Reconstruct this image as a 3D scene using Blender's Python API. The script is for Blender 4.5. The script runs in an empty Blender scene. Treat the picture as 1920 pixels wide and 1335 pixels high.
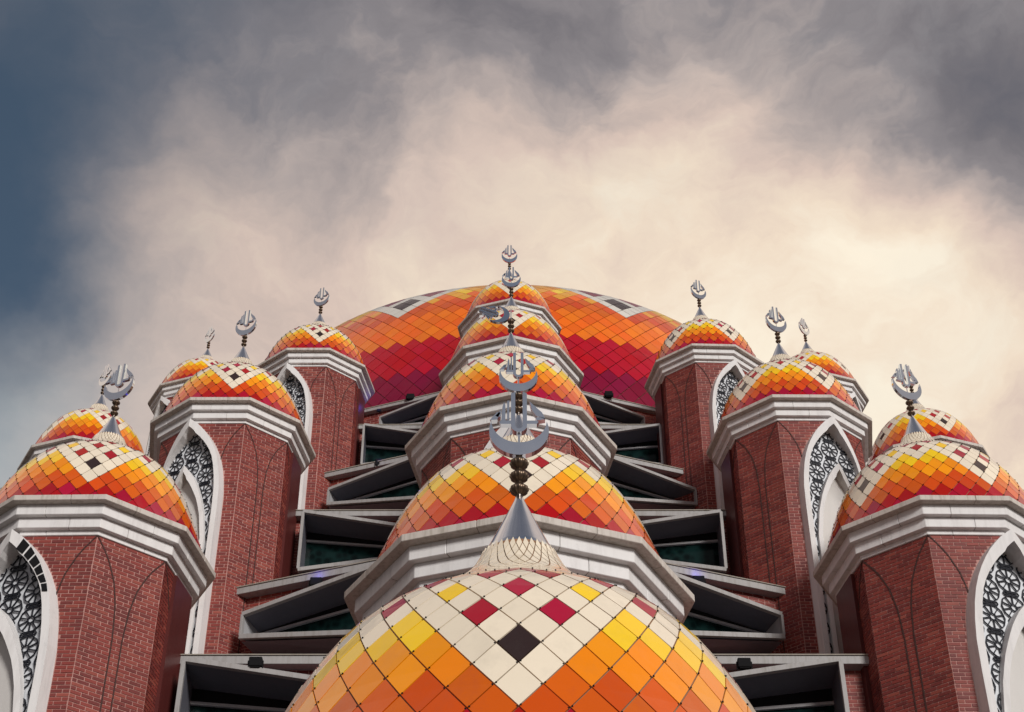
import bpy, bmesh, math, random
import numpy as np
from mathutils import Matrix, Vector

scene = bpy.context.scene
COL = scene.collection
R_ = math.radians
U = 2.1            # metres per survey unit
EYE = 1.7          # eye height of the photographer above the plaza

# ------------------------------------------------------------------ camera
cam_d = bpy.data.cameras.new('camera')
cam_d.sensor_width = 36.0
cam_d.lens = 60.62
cam_d.clip_end = 5000
cam = bpy.data.objects.new('camera', cam_d)
COL.objects.link(cam)
cam.location = (0, 0, EYE)
cam.rotation_euler = (R_(90 + 39.10), 0, 0)
scene.camera = cam

# ------------------------------------------------------------------ sky
SUN_EL, SUN_AZ = 23.0, 153.0      # azimuth clockwise from +Y
world = bpy.data.worlds.new('World')
scene.world = world
world.use_nodes = True
nt = world.node_tree
nt.nodes.clear()

class NG:
    """tiny helper for chains of math nodes"""
    def __init__(s, nt): s.nt = nt
    def n(s, kind, **kw):
        nd = s.nt.nodes.new(kind)
        for k, v in kw.items(): setattr(nd, k, v)
        return nd
    def inp(s, sock, v):
        if hasattr(v, 'is_output'): s.nt.links.new(v, sock)
        else: sock.default_value = v
    def m(s, op, a, b=0.0, c=None, clamp=False):
        nd = s.n('ShaderNodeMath', operation=op, use_clamp=clamp)
        s.inp(nd.inputs[0], a); s.inp(nd.inputs[1], b)
        if c is not None: s.inp(nd.inputs[2], c)
        return nd.outputs[0]
    def vm(s, op, a, b=(0, 0, 0), out=0):
        nd = s.n('ShaderNodeVectorMath', operation=op)
        s.inp(nd.inputs[0], a); s.inp(nd.inputs[1], b)
        return nd.outputs[out]
    def noise(s, vec, scale, detail=5, rough=.55, dist=0.0, out='Fac'):
        nd = s.n('ShaderNodeTexNoise')
        s.inp(nd.inputs['Vector'], vec)
        nd.inputs['Scale'].default_value = scale
        nd.inputs['Detail'].default_value = detail
        nd.inputs['Roughness'].default_value = rough
        nd.inputs['Distortion'].default_value = dist
        return nd.outputs[out]
    def mix(s, f, a, b, blend='MIX'):
        nd = s.n('ShaderNodeMix', data_type='RGBA', blend_type=blend)
        s.inp(nd.inputs[0], f); s.inp(nd.inputs[6], a); s.inp(nd.inputs[7], b)
        return nd.outputs[2]
    def ramp(s, f, stops):
        nd = s.n('ShaderNodeValToRGB')
        s.inp(nd.inputs[0], f)
        e = nd.color_ramp.elements
        while len(e) < len(stops): e.new(.5)
        for i, (p, c) in enumerate(stops):
            e[i].position = p; e[i].color = (*c, 1)
        return nd.outputs[0]

def sky_dir(az, el):
    a, e = R_(az), R_(el)
    return (math.sin(a) * math.cos(e), math.cos(a) * math.cos(e), math.sin(e))

g = NG(nt)
tc = g.n('ShaderNodeTexCoord').outputs['Generated']
d0 = g.vm('NORMALIZE', tc)
w1 = g.vm('SUBTRACT', g.noise(d0, 3.2, 4, .55, out='Color'), (.5, .5, .5))
w2 = g.vm('SUBTRACT', g.noise(d0, 11.0, 5, .6, out='Color'), (.5, .5, .5))
dw = g.vm('ADD', d0, g.vm('SCALE', w1, out=0))
sc1 = dw.node.inputs[1].links[0].from_node; sc1.inputs['Scale'].default_value = .16
dw2 = g.vm('ADD', dw, g.vm('SCALE', w2, out=0))
dw2.node.inputs[1].links[0].from_node.inputs['Scale'].default_value = .07
dwn = g.vm('NORMALIZE', dw2)

def blob(az, el, rad, amp, vec):
    dt = g.vm('DOT_PRODUCT', vec, sky_dir(az, el), out=1)
    x = g.m('MULTIPLY', g.m('SUBTRACT', dt, 1.0), 2.0 / (R_(rad) ** 2))
    return g.m('MULTIPLY', g.m('EXPONENT', x), amp)

t = .17
for b in [(9, 33, 11.5, .57), (-4.5, 35, 8.6, .34), (21, 49, 7.5, -.12), (22.5, 43.5, 3.6, -.34), (18, 46.5, 3.5, -.10), (-10, 47.5, 4.5, -.08),
          (9.5, 46, 2.6, .14), (16.5, 41.4, 3.0, .24), (-14, 42.5, 4.0, .16), (-8.5, 44, 2.5, -.07), (18, 36, 7, .12),
          (-22, 47, 7, -.12), (1, 45, 2.5, .06), (7, 43, 3.5, .10), (-19, 36, 6, .14), (4, 49.5, 5, -.06),
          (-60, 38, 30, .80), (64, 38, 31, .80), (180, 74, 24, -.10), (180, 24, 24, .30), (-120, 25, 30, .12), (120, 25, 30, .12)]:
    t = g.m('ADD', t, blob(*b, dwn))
fb = g.m('SUBTRACT', g.noise(g.vm('MULTIPLY', dwn, (1, 1, 1.5)), 6.5, 8, .58, .4), .5)
fb2 = g.m('SUBTRACT', g.noise(g.vm('MULTIPLY', dwn, (1, 1, 2.0)), 19.0, 7, .6, .3), .5)
t = g.m('ADD', t, g.m('MULTIPLY', fb, .60))
t = g.m('ADD', t, g.m('MULTIPLY', fb2, .36), clamp=True)
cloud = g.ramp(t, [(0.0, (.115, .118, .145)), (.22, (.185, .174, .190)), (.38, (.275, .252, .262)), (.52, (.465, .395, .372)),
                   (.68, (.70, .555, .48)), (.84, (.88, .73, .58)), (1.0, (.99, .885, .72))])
gap = 0.0
for b in [(-25, 45, 8.0, .80), (-24, 40.5, 5.0, .42), (-29, 36, 6, .4), (-15, 50, 6, .32), (165, 50, 22, .55), (120, 65, 18, .4), (195, 42, 18, .35)]:
    gap = g.m('ADD', gap, blob(*b, dwn))
gap = g.m('ADD', gap, g.m('MULTIPLY', fb, .55))
gapm = g.n('ShaderNodeMapRange', interpolation_type='SMOOTHSTEP')
g.inp(gapm.inputs[0], gap); gapm.inputs[1].default_value = 0.0; gapm.inputs[2].default_value = 1.15
skyt = g.n('ShaderNodeTexSky', sky_type='NISHITA')
skyt.sun_disc = False
skyt.sun_elevation = R_(SUN_EL); skyt.sun_rotation = R_(SUN_AZ)
blue = g.mix(.35, g.mix(1.0, skyt.outputs[0], (.055, .055, .055, 1), 'MULTIPLY'), (.075, .118, .160, 1))
thin = g.m('ADD', blob(-23, 34, 6.5, .75, dwn), g.m('MULTIPLY', fb, .5), clamp=True)
cloud = g.mix(thin, cloud, (.36, .44, .48, 1))
colr = g.mix(gapm.outputs[0], cloud, blue)
bg = g.n('ShaderNodeBackground')
g.inp(bg.inputs[0], colr); bg.inputs[1].default_value = 1.0
g.inp(g.n('ShaderNodeOutputWorld').inputs[0], bg.outputs[0])

# ------------------------------------------------------------------ sun (veiled by cloud)
sl = bpy.data.lights.new('sun', 'SUN')
sl.energy = 2.8
sl.angle = R_(14)
sl.color = (1.0, .96, .92)
sun = bpy.data.objects.new('sun', sl)
COL.objects.link(sun)
sun.rotation_euler = (-Vector(sky_dir(SUN_AZ, SUN_EL))).to_track_quat('-Z', 'Y').to_euler()

vs = scene.view_settings
vs.view_transform = 'Standard'; vs.look = 'None'; vs.gamma = 1.0; vs.exposure = 0.0
vs.use_curve_mapping = False
scene.cycles.max_bounces = 6
scene.cycles.sample_clamp_indirect = 6

# ================================================================== helpers
rng = np.random.default_rng(7)
random.seed(7)

def link(name, data, parent=None, mat=None):
    o = bpy.data.objects.new(name, data)
    COL.objects.link(o)
    if parent is not None: o.parent = parent
    if mat is not None: o.matrix_local = mat
    return o

def tag(o, label=None, cat=None, group=None, kind=None):
    if label: o['label'] = label
    if cat: o['category'] = cat
    if group: o['group'] = group
    if kind: o['kind'] = kind
    return o

def mesh_np(name, V, F, mats, mi=None, smooth=False):
    """V (n,3), F (m,4) quads"""
    V = np.asarray(V, dtype=np.float32).reshape(-1, 3); F = np.asarray(F, dtype=np.int32)
    me = bpy.data.meshes.new(name)
    me.vertices.add(len(V)); me.vertices.foreach_set('co', V.ravel())
    k = F.shape[1]
    me.loops.add(F.size); me.loops.foreach_set('vertex_index', F.ravel())
    me.polygons.add(len(F))
    me.polygons.foreach_set('loop_start', np.arange(0, F.size, k, dtype=np.int32))
    me.polygons.foreach_set('loop_total', np.full(len(F), k, dtype=np.int32))
    for m in mats: me.materials.append(m)
    if mi is not None: me.polygons.foreach_set('material_index', np.asarray(mi, dtype=np.int32))
    me.polygons.foreach_set('use_smooth', np.full(len(F), smooth, dtype=bool))
    me.update(calc_edges=True)
    me.validate()
    return me

class MB:
    """collects arbitrary polygons into one mesh"""
    def __init__(s): s.v = []; s.f = []
    def add(s, verts, faces):
        b = len(s.v); s.v += [tuple(map(float, v)) for v in verts]
        s.f += [tuple(b + i for i in f) for f in faces]
    def box(s, c, h, ax=None):
        ax = ax or (Vector((1, 0, 0)), Vector((0, 1, 0)), Vector((0, 0, 1)))
        c = Vector(c); P = []
        for sz in (-1, 1):
            for sy in (-1, 1):
                for sx in (-1, 1):
                    P.append(c + ax[0] * (sx * h[0]) + ax[1] * (sy * h[1]) + ax[2] * (sz * h[2]))
        s.add(P, [(0, 2, 3, 1), (4, 5, 7, 6), (0, 1, 5, 4), (2, 6, 7, 3), (0, 4, 6, 2), (1, 3, 7, 5)])
    def prism(s, bot, top):
        n = len(bot)
        s.add(list(bot) + list(top), [tuple(range(n))[::-1], tuple(range(n, 2 * n))] + [(i, (i + 1) % n, n + (i + 1) % n, n + i) for i in range(n)])
    def strip(s, A, B):
        n = len(A)
        s.add(list(A) + list(B), [(i, i + 1, n + i + 1, n + i) for i in range(n - 1)])
    def lathe(s, prof, n=24, flute=0.0, nf=0, cap=True):
        ring = []
        V = []
        for r, z in prof:
            for k in range(n):
                a = 2 * math.pi * k / n
                rr = r * (1 + flute * math.cos(nf * a)) if nf else r
                V.append((rr * math.sin(a), -rr * math.cos(a), z))
        F = []
        for i in range(len(prof) - 1):
            for k in range(n):
                k2 = (k + 1) % n
                F.append((i * n + k, i * n + k2, (i + 1) * n + k2, (i + 1) * n + k))
        s.add(V, F)
    def mesh(s, name, mat, smooth=False, normals=True):
        me = bpy.data.meshes.new(name)
        me.from_pydata(s.v, [], s.f)
        for m in (mat if isinstance(mat, (list, tuple)) else [mat]): me.materials.append(m)
        if smooth: me.polygons.foreach_set('use_smooth', [True] * len(me.polygons))
        if normals:
            bm = bmesh.new(); bm.from_mesh(me); bmesh.ops.recalc_face_normals(bm, faces=bm.faces); bm.to_mesh(me); bm.free()
        me.update()
        return me
    def obj(s, name, mat, parent=None, smooth=False, normals=True):
        return link(name, s.mesh(name, mat, smooth, normals), parent)

def auto_smooth(o, ang=35):
    try:
        with bpy.context.temp_override(object=o, selected_objects=[o], active_object=o):
            pass
        me = o.data
        me.polygons.foreach_set('use_smooth', [True] * len(me.polygons))
        bm = bmesh.new(); bm.from_mesh(me)
        for e in bm.edges:
            if len(e.link_faces) == 2 and e.calc_face_angle(0) > R_(ang): e.smooth = False
        bm.to_mesh(me); bm.free()
    except Exception: pass
    return o

def bevel(o, w, seg=2):
    m = o.modifiers.new('bevel', 'BEVEL'); m.width = w; m.segments = seg; m.limit_method = 'ANGLE'
    return o

# ================================================================== materials
def base_mat(name, rough=.6, metal=0.0, spec=.5, coat=0.0, coat_r=.05):
    m = bpy.data.materials.new(name); m.use_nodes = True
    b = m.node_tree.nodes['Principled BSDF']
    b.inputs['Roughness'].default_value = rough
    b.inputs['Metallic'].default_value = metal
    b.inputs['Specular IOR Level'].default_value = spec
    b.inputs['Coat Weight'].default_value = coat
    b.inputs['Coat Roughness'].default_value = coat_r
    return m, b, NG(m.node_tree)

def rand_piece(g):
    oi = g.n('ShaderNodeObjectInfo').outputs['Random']
    ge = g.n('ShaderNodeNewGeometry').outputs['Random Per Island']
    return g.m('FRACT', g.m('ADD', oi, ge))

def tile_mat(name, col, var=.10, hue=.0):
    m, b, g = base_mat(name, .16, 0, .5, 0, .05)
    b.inputs['IOR'].default_value = 1.54
    rp = rand_piece(g)
    tco = g.n('ShaderNodeTexCoord').outputs['Object']
    geo = g.n('ShaderNodeNewGeometry').outputs['Position']
    dirt = g.noise(g.vm('MULTIPLY', geo, (1, 1, .6)), 2.2, 8, .72)
    wave = g.noise(geo, 2.6, 2, .5)
    fine = g.noise(geo, 22.0, 4, .6)
    v = g.m('ADD', 1 - var * .6, g.m('MULTIPLY', rp, var))
    hs = g.n('ShaderNodeHueSaturation')
    hs.inputs['Color'].default_value = (*col, 1)
    g.inp(hs.inputs['Value'], v)
    g.inp(hs.inputs['Hue'], g.m('ADD', .5 - hue / 2, g.m('MULTIPLY', g.m('FRACT', g.m('MULTIPLY', rp, 7.3)), hue)))
    dm = g.n('ShaderNodeMapRange'); g.inp(dm.inputs[0], dirt)
    dm.inputs[1].default_value = .50; dm.inputs[2].default_value = .78; dm.inputs[3].default_value = 0; dm.inputs[4].default_value = .55
    c = g.mix(dm.outputs[0], hs.outputs[0], tuple(x * .72 + .02 for x in col) + (1,))
    g.inp(b.inputs['Base Color'], c)
    g.inp(b.inputs['Roughness'], g.m('ADD', .07, g.m('MULTIPLY', fine, .14)))
    g.inp(b.inputs['Coat Roughness'], g.m('ADD', .03, g.m('MULTIPLY', dirt, .10)))
    bp = g.n('ShaderNodeBump'); bp.inputs['Strength'].default_value = .35; bp.inputs['Distance'].default_value = .03
    g.inp(bp.inputs['Height'], g.m('ADD', wave, g.m('MULTIPLY', fine, .03))); g.inp(b.inputs['Normal'], bp.outputs[0]); g.inp(b.inputs['Coat Normal'], bp.outputs[0])
    return m

TILE = {'cream': tile_mat('tile_cream', (.84, .74, .58), .12), 'yellow': tile_mat('tile_yellow', (.92, .58, .004), .12, .012),
        'amber': tile_mat('tile_amber', (.90, .275, .0005), .16, .016), 'orange': tile_mat('tile_orange', (.66, .090, .0005), .20, .018),
        'red': tile_mat('tile_red', (.40, .0005, .016), .24, .02), 'wine': tile_mat('tile_wine', (.215, .0005, .028), .16, .01),
        'scarlet': tile_mat('tile_scarlet', (.45, .0003, .012), .12, .006), 'tango': tile_mat('tile_tango', (.84, .155, .002), .16, .014),
        'black': tile_mat('tile_black', (.035, .018, .016), .2), 'ash': tile_mat('tile_grey', (.68, .65, .58), .12),
        'tan': tile_mat('tile_gold', (.78, .33, .012), .14, .015)}
TORDER = list(TILE); TMATS = [TILE[k] for k in TORDER]; TI = {k: i for i, k in enumerate(TORDER)}

m_grout, b, g = base_mat('dome_frame', .55)
b.inputs['Base Color'].default_value = (.27, .145, .075, 1)
M_GROUT = m_grout

def brick_mat(name, c1, c2):
    m, b, g = base_mat(name, .62, 0, .35)
    rp = rand_piece(g)
    geo = g.n('ShaderNodeNewGeometry').outputs['Position']
    big = g.noise(geo, .55, 5, .65); sp = g.noise(geo, 30.0, 4, .7)
    c = g.mix(rp, (*c1, 1), (*c2, 1))
    st = g.n('ShaderNodeMapRange'); g.inp(st.inputs[0], big)
    st.inputs[1].default_value = .48; st.inputs[2].default_value = .72; st.inputs[4].default_value = .45
    c = g.mix(st.outputs[0], c, (c1[0] * .62, c1[1] * .7, c1[2] * .6, 1))
    sk = g.noise(g.vm('MULTIPLY', geo, (1.6, 1.6, .22)), 1.6, 6, .65)
    s3 = g.n('ShaderNodeMapRange'); g.inp(s3.inputs[0], sk); s3.inputs[1].default_value = .5; s3.inputs[2].default_value = .74; s3.inputs[4].default_value = .5
    c = g.mix(s3.outputs[0], c, (c1[0] * .55, c1[1] * .62, c1[2] * .6, 1))
    c = g.mix(g.m('MULTIPLY', sp, .35), c, (c2[0] * .6, c2[1] * .5, c2[2] * .5, 1))
    g.inp(b.inputs['Base Color'], c)
    bp = g.n('ShaderNodeBump'); bp.inputs['Strength'].default_value = .35; bp.inputs['Distance'].default_value = .01
    g.inp(bp.inputs['Height'], sp); g.inp(b.inputs['Normal'], bp.outputs[0])
    return m
BRICKS = [brick_mat('brick_red', (.225, .037, .029), (.275, .050, .038)), brick_mat('brick_dark', (.165, .028, .025), (.205, .038, .032)),
          brick_mat('brick_pale', (.27, .056, .040), (.33, .078, .056))]
m, b, g = base_mat('mortar', .85, 0, .2)
geo = g.n('ShaderNodeNewGeometry').outputs['Position']
big = g.noise(geo, .6, 5, .65)
mm = g.n('ShaderNodeMapRange'); g.inp(mm.inputs[0], big); mm.inputs[1].default_value = .42; mm.inputs[2].default_value = .78
g.inp(b.inputs['Base Color'], g.mix(mm.outputs[0], (.54, .30, .265, 1), (.31, .155, .13, 1)))
M_MORTAR = m

# brick pattern for the courses too low to be in view
m, b, g = base_mat('far_brickwork', .7)
br = g.n('ShaderNodeTexBrick'); g.inp(br.inputs['Vector'], g.n('ShaderNodeTexCoord').outputs['Object'])
br.inputs['Color1'].default_value = (.22, .05, .04, 1); br.inputs['Color2'].default_value = (.18, .04, .035, 1); br.inputs['Mortar'].default_value = (.5, .28, .25, 1)
br.inputs['Scale'].default_value = 4
g.inp(b.inputs['Base Color'], br.outputs[0])
M_FARBRICK = m

def painted(name, col, dark, rough=.6, stain=.5, scale=1.2):
    m, b, g = base_mat(name, rough, 0, .35)
    geo = g.n('ShaderNodeNewGeometry').outputs['Position']
    streak = g.noise(g.vm('MULTIPLY', geo, (3.0, 3.0, .35)), scale * 1.7, 7, .68)
    spot = g.noise(geo, 9.0, 6, .7)
    a = g.n('ShaderNodeMapRange'); g.inp(a.inputs[0], streak); a.inputs[1].default_value = .47; a.inputs[2].default_value = .78; a.inputs[4].default_value = stain
    s2 = g.n('ShaderNodeMapRange'); g.inp(s2.inputs[0], spot); s2.inputs[1].default_value = .6; s2.inputs[2].default_value = .8; s2.inputs[4].default_value = stain * .7
    c = g.mix(a.outputs[0], (*col, 1), (*dark, 1))
    c = g.mix(s2.outputs[0], c, tuple(x * .75 for x in dark) + (1,))
    g.inp(b.inputs['Base Color'], c)
    bp = g.n('ShaderNodeBump'); bp.inputs['Strength'].default_value = .12; bp.inputs['Distance'].default_value = .02
    g.inp(bp.inputs['Height'], spot); g.inp(b.inputs['Normal'], bp.outputs[0])
    return m
M_WHITE = painted('white_plaster', (.75, .735, .725), (.36, .34, .33), .6, .40)
M_RIM = painted('weathered_rim', (.58, .53, .48), (.24, .20, .15), .7, .75, 2.2)
M_PANEL = painted('niche_plaster', (.62, .60, .575), (.50, .47, .43), .6, .3)
M_REVEAL = painted('grey_reveal', (.42, .42, .43), (.22, .22, .22), .6, .4)
M_SLATE = painted('slate_paint', (.135, .137, .165), (.09, .092, .11), .42, .4)
M_JAMB = painted('window_trim', (.35, .34, .335), (.17, .15, .12), .55, .6, 2.0)
M_BACK = painted('screen_panel', (.72, .745, .78), (.56, .58, .61), .5, .3)
M_MAROON = painted('maroon_paint', (.10, .022, .02), (.06, .014, .013), .35, .5)

m, b, g = base_mat('black_metal', .4, .3); b.inputs['Base Color'].default_value = (.012, .014, .022, 1); M_LATT = m
m, b, g = base_mat('dark_groove', .8); b.inputs['Base Color'].default_value = (.05, .018, .014, 1); M_GROOVE = m
m, b, g = base_mat('lamp_black', .9, 0, .1); b.inputs['Base Color'].default_value = (.012, .012, .013, 1); M_BLACK = m
m, b, g = base_mat('window_glass', .08, 0, .5)
geo = g.n('ShaderNodeNewGeometry').outputs['Position']
vo = g.n('ShaderNodeTexVoronoi'); g.inp(vo.inputs['Vector'], geo); vo.inputs['Scale'].default_value = 5.5
vm_ = g.n('ShaderNodeMapRange'); g.inp(vm_.inputs[0], vo.outputs['Distance']); vm_.inputs[1].default_value = .25; vm_.inputs[2].default_value = .7
g.inp(b.inputs['Base Color'], g.mix(vm_.outputs[0], (.002, .006, .006, 1), (.006, .020, .019, 1)))
b.inputs['Specular IOR Level'].default_value = .12
M_GLASS = m
m, b, g = base_mat('polished_steel', .16, 1.0)
geo = g.n('ShaderNodeNewGeometry').outputs['Position']
g.inp(b.inputs['Base Color'], g.mix(g.noise(geo, 6, 4), (.68, .74, .82, 1), (.82, .87, .93, 1)))
g.inp(b.inputs['Roughness'], g.m('ADD', .06, g.m('MULTIPLY', g.noise(geo, 9, 5), .10)))
M_STEEL = m
m, b, g = base_mat('bronze', .42, 1.0)
geo = g.n('ShaderNodeNewGeometry').outputs['Position']
g.inp(b.inputs['Base Color'], g.mix(g.noise(geo, 12, 4), (.11, .078, .056, 1), (.22, .16, .115, 1)))
M_BRONZE = m
m, b, g = base_mat('blue_lens', .2)
b.inputs['Base Color'].default_value = (.02, .02, .2, 1)
b.inputs['Emission Color'].default_value = (.08, .06, 1, 1); b.inputs['Emission Strength'].default_value = 1.2
M_LENS = m
m, b, g = base_mat('plaza_paving', .8)
geo = g.n('ShaderNodeNewGeometry').outputs['Position']
g.inp(b.inputs['Base Color'], g.mix(g.noise(geo, .8, 8, .7), (.07, .065, .06, 1), (.11, .10, .095, 1)))
M_GROUND = m
M_ROOF = painted('roof_render', (.30, .27, .23), (.16, .13, .09), .8, .6)

# ================================================================== setting
me = mesh_np('ground', [(-1500, -1500, 0), (1500, -1500, 0), (1500, 1500, 0), (-1500, 1500, 0)], [(0, 1, 2, 3)], [M_GROUND])
tag(link('ground', me), kind='structure')

YC = 25.5 * U     # plan centre of the building
CAMP = Vector((0, 0, EYE))

def azv(a):       # unit vector of azimuth a (0 = towards the viewer, + to the right)
    return np.array([math.sin(a), -math.cos(a), 0.0])

# ---- camera-space test, used only to choose which pieces become separate objects
cth, sth = math.cos(R_(39.10)), math.sin(R_(39.10))
def frame_px(P):
    P = np.asarray(P) - np.array([0, 0, EYE])
    d = P[..., 1] * cth + P[..., 2] * sth
    u = -P[..., 1] * sth + P[..., 2] * cth
    return 960 + 3233 * P[..., 0] / d, 667.5 - 3233 * u / d, d

# ================================================================== bricks
BH, BL, JT = .080, .25, .018
BRICK_MESH = []
for mt in BRICKS:
    h = np.array([(BL - JT) / 2, .016, (BH - JT) / 2])
    sg = np.array([(x, y, z) for z in (-1, 1) for y in (-1, 1) for x in (-1, 1)]) * h
    F = [(0, 1, 5, 4), (0, 4, 6, 2), (1, 3, 7, 5), (4, 5, 7, 6), (0, 2, 3, 1)]
    BRICK_MESH.append(mesh_np('brick', sg, F, [mt]))
BF = np.array([(0, 1, 5, 4), (0, 4, 6, 2), (1, 3, 7, 5), (4, 5, 7, 6), (0, 2, 3, 1)])
SG = np.array([(x, y, z) for z in (-1, 1) for y in (-1, 1) for x in (-1, 1)], dtype=float)

def lay_bricks(p0, u, n, L, z0, z1, lim=None, phase=0):
    """brick boxes over a wall strip. p0 start (local), u along, n outward, z0 top, z1 bottom.
    lim(z) -> (umin,umax) clips a course. returns list (centre, u, n, halflen)"""
    out = []
    nc = int((z0 - z1) / BH)
    for i in range(nc):
        z = z0 - BH * (i + .5)
        a, b_ = (0, L) if lim is None else lim(z)
        if b_ - a < .05: continue
        s = -((i + phase) % 2) * BL / 2 - ((i * 7) % 3) * .012
        while s < L:
            x0, x1 = max(s, a), min(s + BL, b_)
            if x1 - x0 > .04:
                c = p0 + u * ((x0 + x1) / 2)
                out.append((c[0], c[1], z, u[0], u[1], n[0], n[1], (x1 - x0 - JT) / 2))
            s += BL
    return out

def emit_bricks(B, parent, M, n_obj):
    """B rows in parent's local frame; M parent's world matrix (np 4x4)"""
    if not len(B): return
    B = np.array(B)
    wp = B[:, :3] @ M[:3, :3].T + M[:3, 3]
    wn = np.stack([B[:, 5], B[:, 6], 0 * B[:, 0]], 1) @ M[:3, :3].T
    wu = np.stack([B[:, 3], B[:, 4], 0 * B[:, 0]], 1) @ M[:3, :3].T
    view = np.array(CAMP) - wp; dist = np.linalg.norm(view, axis=1); view /= dist[:, None]
    facing = (wn * view).sum(1)
    px, py, dd = frame_px(wp)
    lenpx = 3233 * BL * np.sqrt(np.maximum(0, 1 - (wu * view).sum(1) ** 2)) / dd
    full = B[:, 7] > (BL - JT) / 2 - .004
    ok = full & (facing > .12) & (px > 0) & (px < 1920) & (py > 0) & (py < 1335) & (lenpx > 9)
    score = np.where(ok, facing / dist, -1)
    idx = np.argsort(-score)[:n_obj]
    idx = idx[score[idx] > 0]
    sel = np.zeros(len(B), bool); sel[idx] = True
    mi = rng.choice(3, len(B), p=[.52, .33, .15])
    jit = rng.normal(0, 1, (len(B), 4))
    for i in idx:
        c = B[i]
        prot = -.008 + jit[i, 0] * .0012
        m = Matrix(((c[3], -c[5], 0, c[0] + c[5] * prot), (c[4], -c[6], 0, c[1] + c[6] * prot), (0, 0, 1, c[2] + jit[i, 1] * .0008), (0, 0, 0, 1)))
        link('brick', BRICK_MESH[mi[i]], parent, m)
    r = ~sel
    Bs = B[r]; js = jit[r]
    if len(Bs):
        U3 = np.stack([Bs[:, 3], Bs[:, 4], 0 * Bs[:, 0]], 1); N3 = np.stack([Bs[:, 5], Bs[:, 6], 0 * Bs[:, 0]], 1)
        C = Bs[:, :3] + N3 * (-.008 + js[:, :1] * .0012)
        Z = np.array([0, 0, 1.0])
        V = C[:, None, :] + SG[None, :, 0:1] * U3[:, None, :] * Bs[:, None, 7:8] - SG[None, :, 1:2] * N3[:, None, :] * .016 + SG[None, :, 2:3] * Z * (BH - JT) / 2
        n = len(Bs)
        F = (np.arange(n)[:, None, None] * 8 + BF[None]).reshape(-1, 4)
        me = mesh_np('brickwork', V.reshape(-1, 3), F, BRICKS, np.repeat(mi[r], 5))
        tag(link('brickwork', me, parent), kind='stuff')

# ================================================================== tiled domes
def smooth_profile(knots, n=160):
    """knots (z, r) -> dense list by monotone-ish cubic hermite on arc parameter"""
    K = np.array(knots, float)
    s = np.concatenate([[0], np.cumsum(np.hypot(*np.diff(K, axis=0).T))])
    m = np.gradient(K, s, axis=0)
    out = []
    for q in np.linspace(0, s[-1], n):
        i = min(max(np.searchsorted(s, q) - 1, 0), len(s) - 2)
        h = s[i + 1] - s[i]; t = (q - s[i]) / h
        p = (2 * t**3 - 3 * t**2 + 1) * K[i] + (t**3 - 2 * t**2 + t) * h * m[i] + (-2 * t**3 + 3 * t**2) * K[i + 1] + (t**3 - t**2) * h * m[i + 1]
        out.append(p)
    return np.array(out)

class Lattice:
    """diamond rows on a surface of revolution; row 0 anchored at height z_ref; rows count upward"""
    def __init__(s, knots, N, z_ref, kap, kap_top=None, r_top=0, z_floor=None):
        P = smooth_profile(knots, 400)
        s.P = P; s.N = N
        s.S = np.concatenate([[0], np.cumsum(np.hypot(*np.diff(P, axis=0).T))])
        s0 = np.interp(z_ref, P[:, 0], s.S)
        def step(q):
            r = np.interp(q, s.S, P[:, 1])
            k = kap
            if kap_top and r < r_top * 2: k = kap_top + (kap - kap_top) * max(0, (r - r_top) / r_top)
            return k * 2 * math.pi * max(r, .02 * P[:, 1].max()) / N
        up = [s0]
        while up[-1] < s.S[-1] and len(up) < 120: up.append(up[-1] + step(up[-1]))
        dn = [s0]
        while dn[-1] > 0: dn.append(dn[-1] - step(dn[-1]))
        s.q = {i: v for i, v in enumerate(up)}
        for i, v in enumerate(dn): s.q[-i] = v
        s.hi = len(up) - 1; s.lo = -(len(dn) - 1)
        s.floor = 0 if z_floor is None else float(np.interp(z_floor, P[:, 0], s.S))
    def rz(s, i):
        q = min(max(s.q[i], s.floor), s.S[-1])
        return np.interp(q, s.S, s.P[:, 1]), np.interp(q, s.S, s.P[:, 0])

def tile_shape(lat, row, col_w, Rm, gap, th):
    """8 verts (top plate + base) of the diamond at azimuth 0, and its centre"""
    rt, zt = lat.rz(min(row + 1, lat.hi)); rb, zb = lat.rz(max(row - 1, lat.lo)); rc, zc = lat.rz(row)
    a = col_w
    T = np.array([0, -rt, zt]); Bq = np.array([0, -rb, zb])
    Rr = np.array([rc * math.sin(a), -rc * math.cos(a), zc]); Ll = Rr * [-1, 1, 1]
    C = (T + Bq + Rr + Ll) / 4
    n = np.cross(Rr - Ll, T - Bq); n /= np.linalg.norm(n)
    if n[1] > 0: n = -n
    top = []
    size = min(np.linalg.norm(Rr - Ll), np.linalg.norm(T - Bq)) / 2 * Rm
    k = max(.87, 1 - gap / (size * .66))
    for p in (Ll, Bq, Rr, T):
        top.append((C + (p - C) * k) * Rm)
    top = np.array(top)
    V = np.concatenate([top + n * th, top - n * th * 1.5])
    F = [(0, 1, 2, 3), (0, 4, 5, 1), (1, 5, 6, 2), (2, 6, 7, 3), (3, 7, 4, 0)]
    return V, F, C * Rm, n

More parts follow.
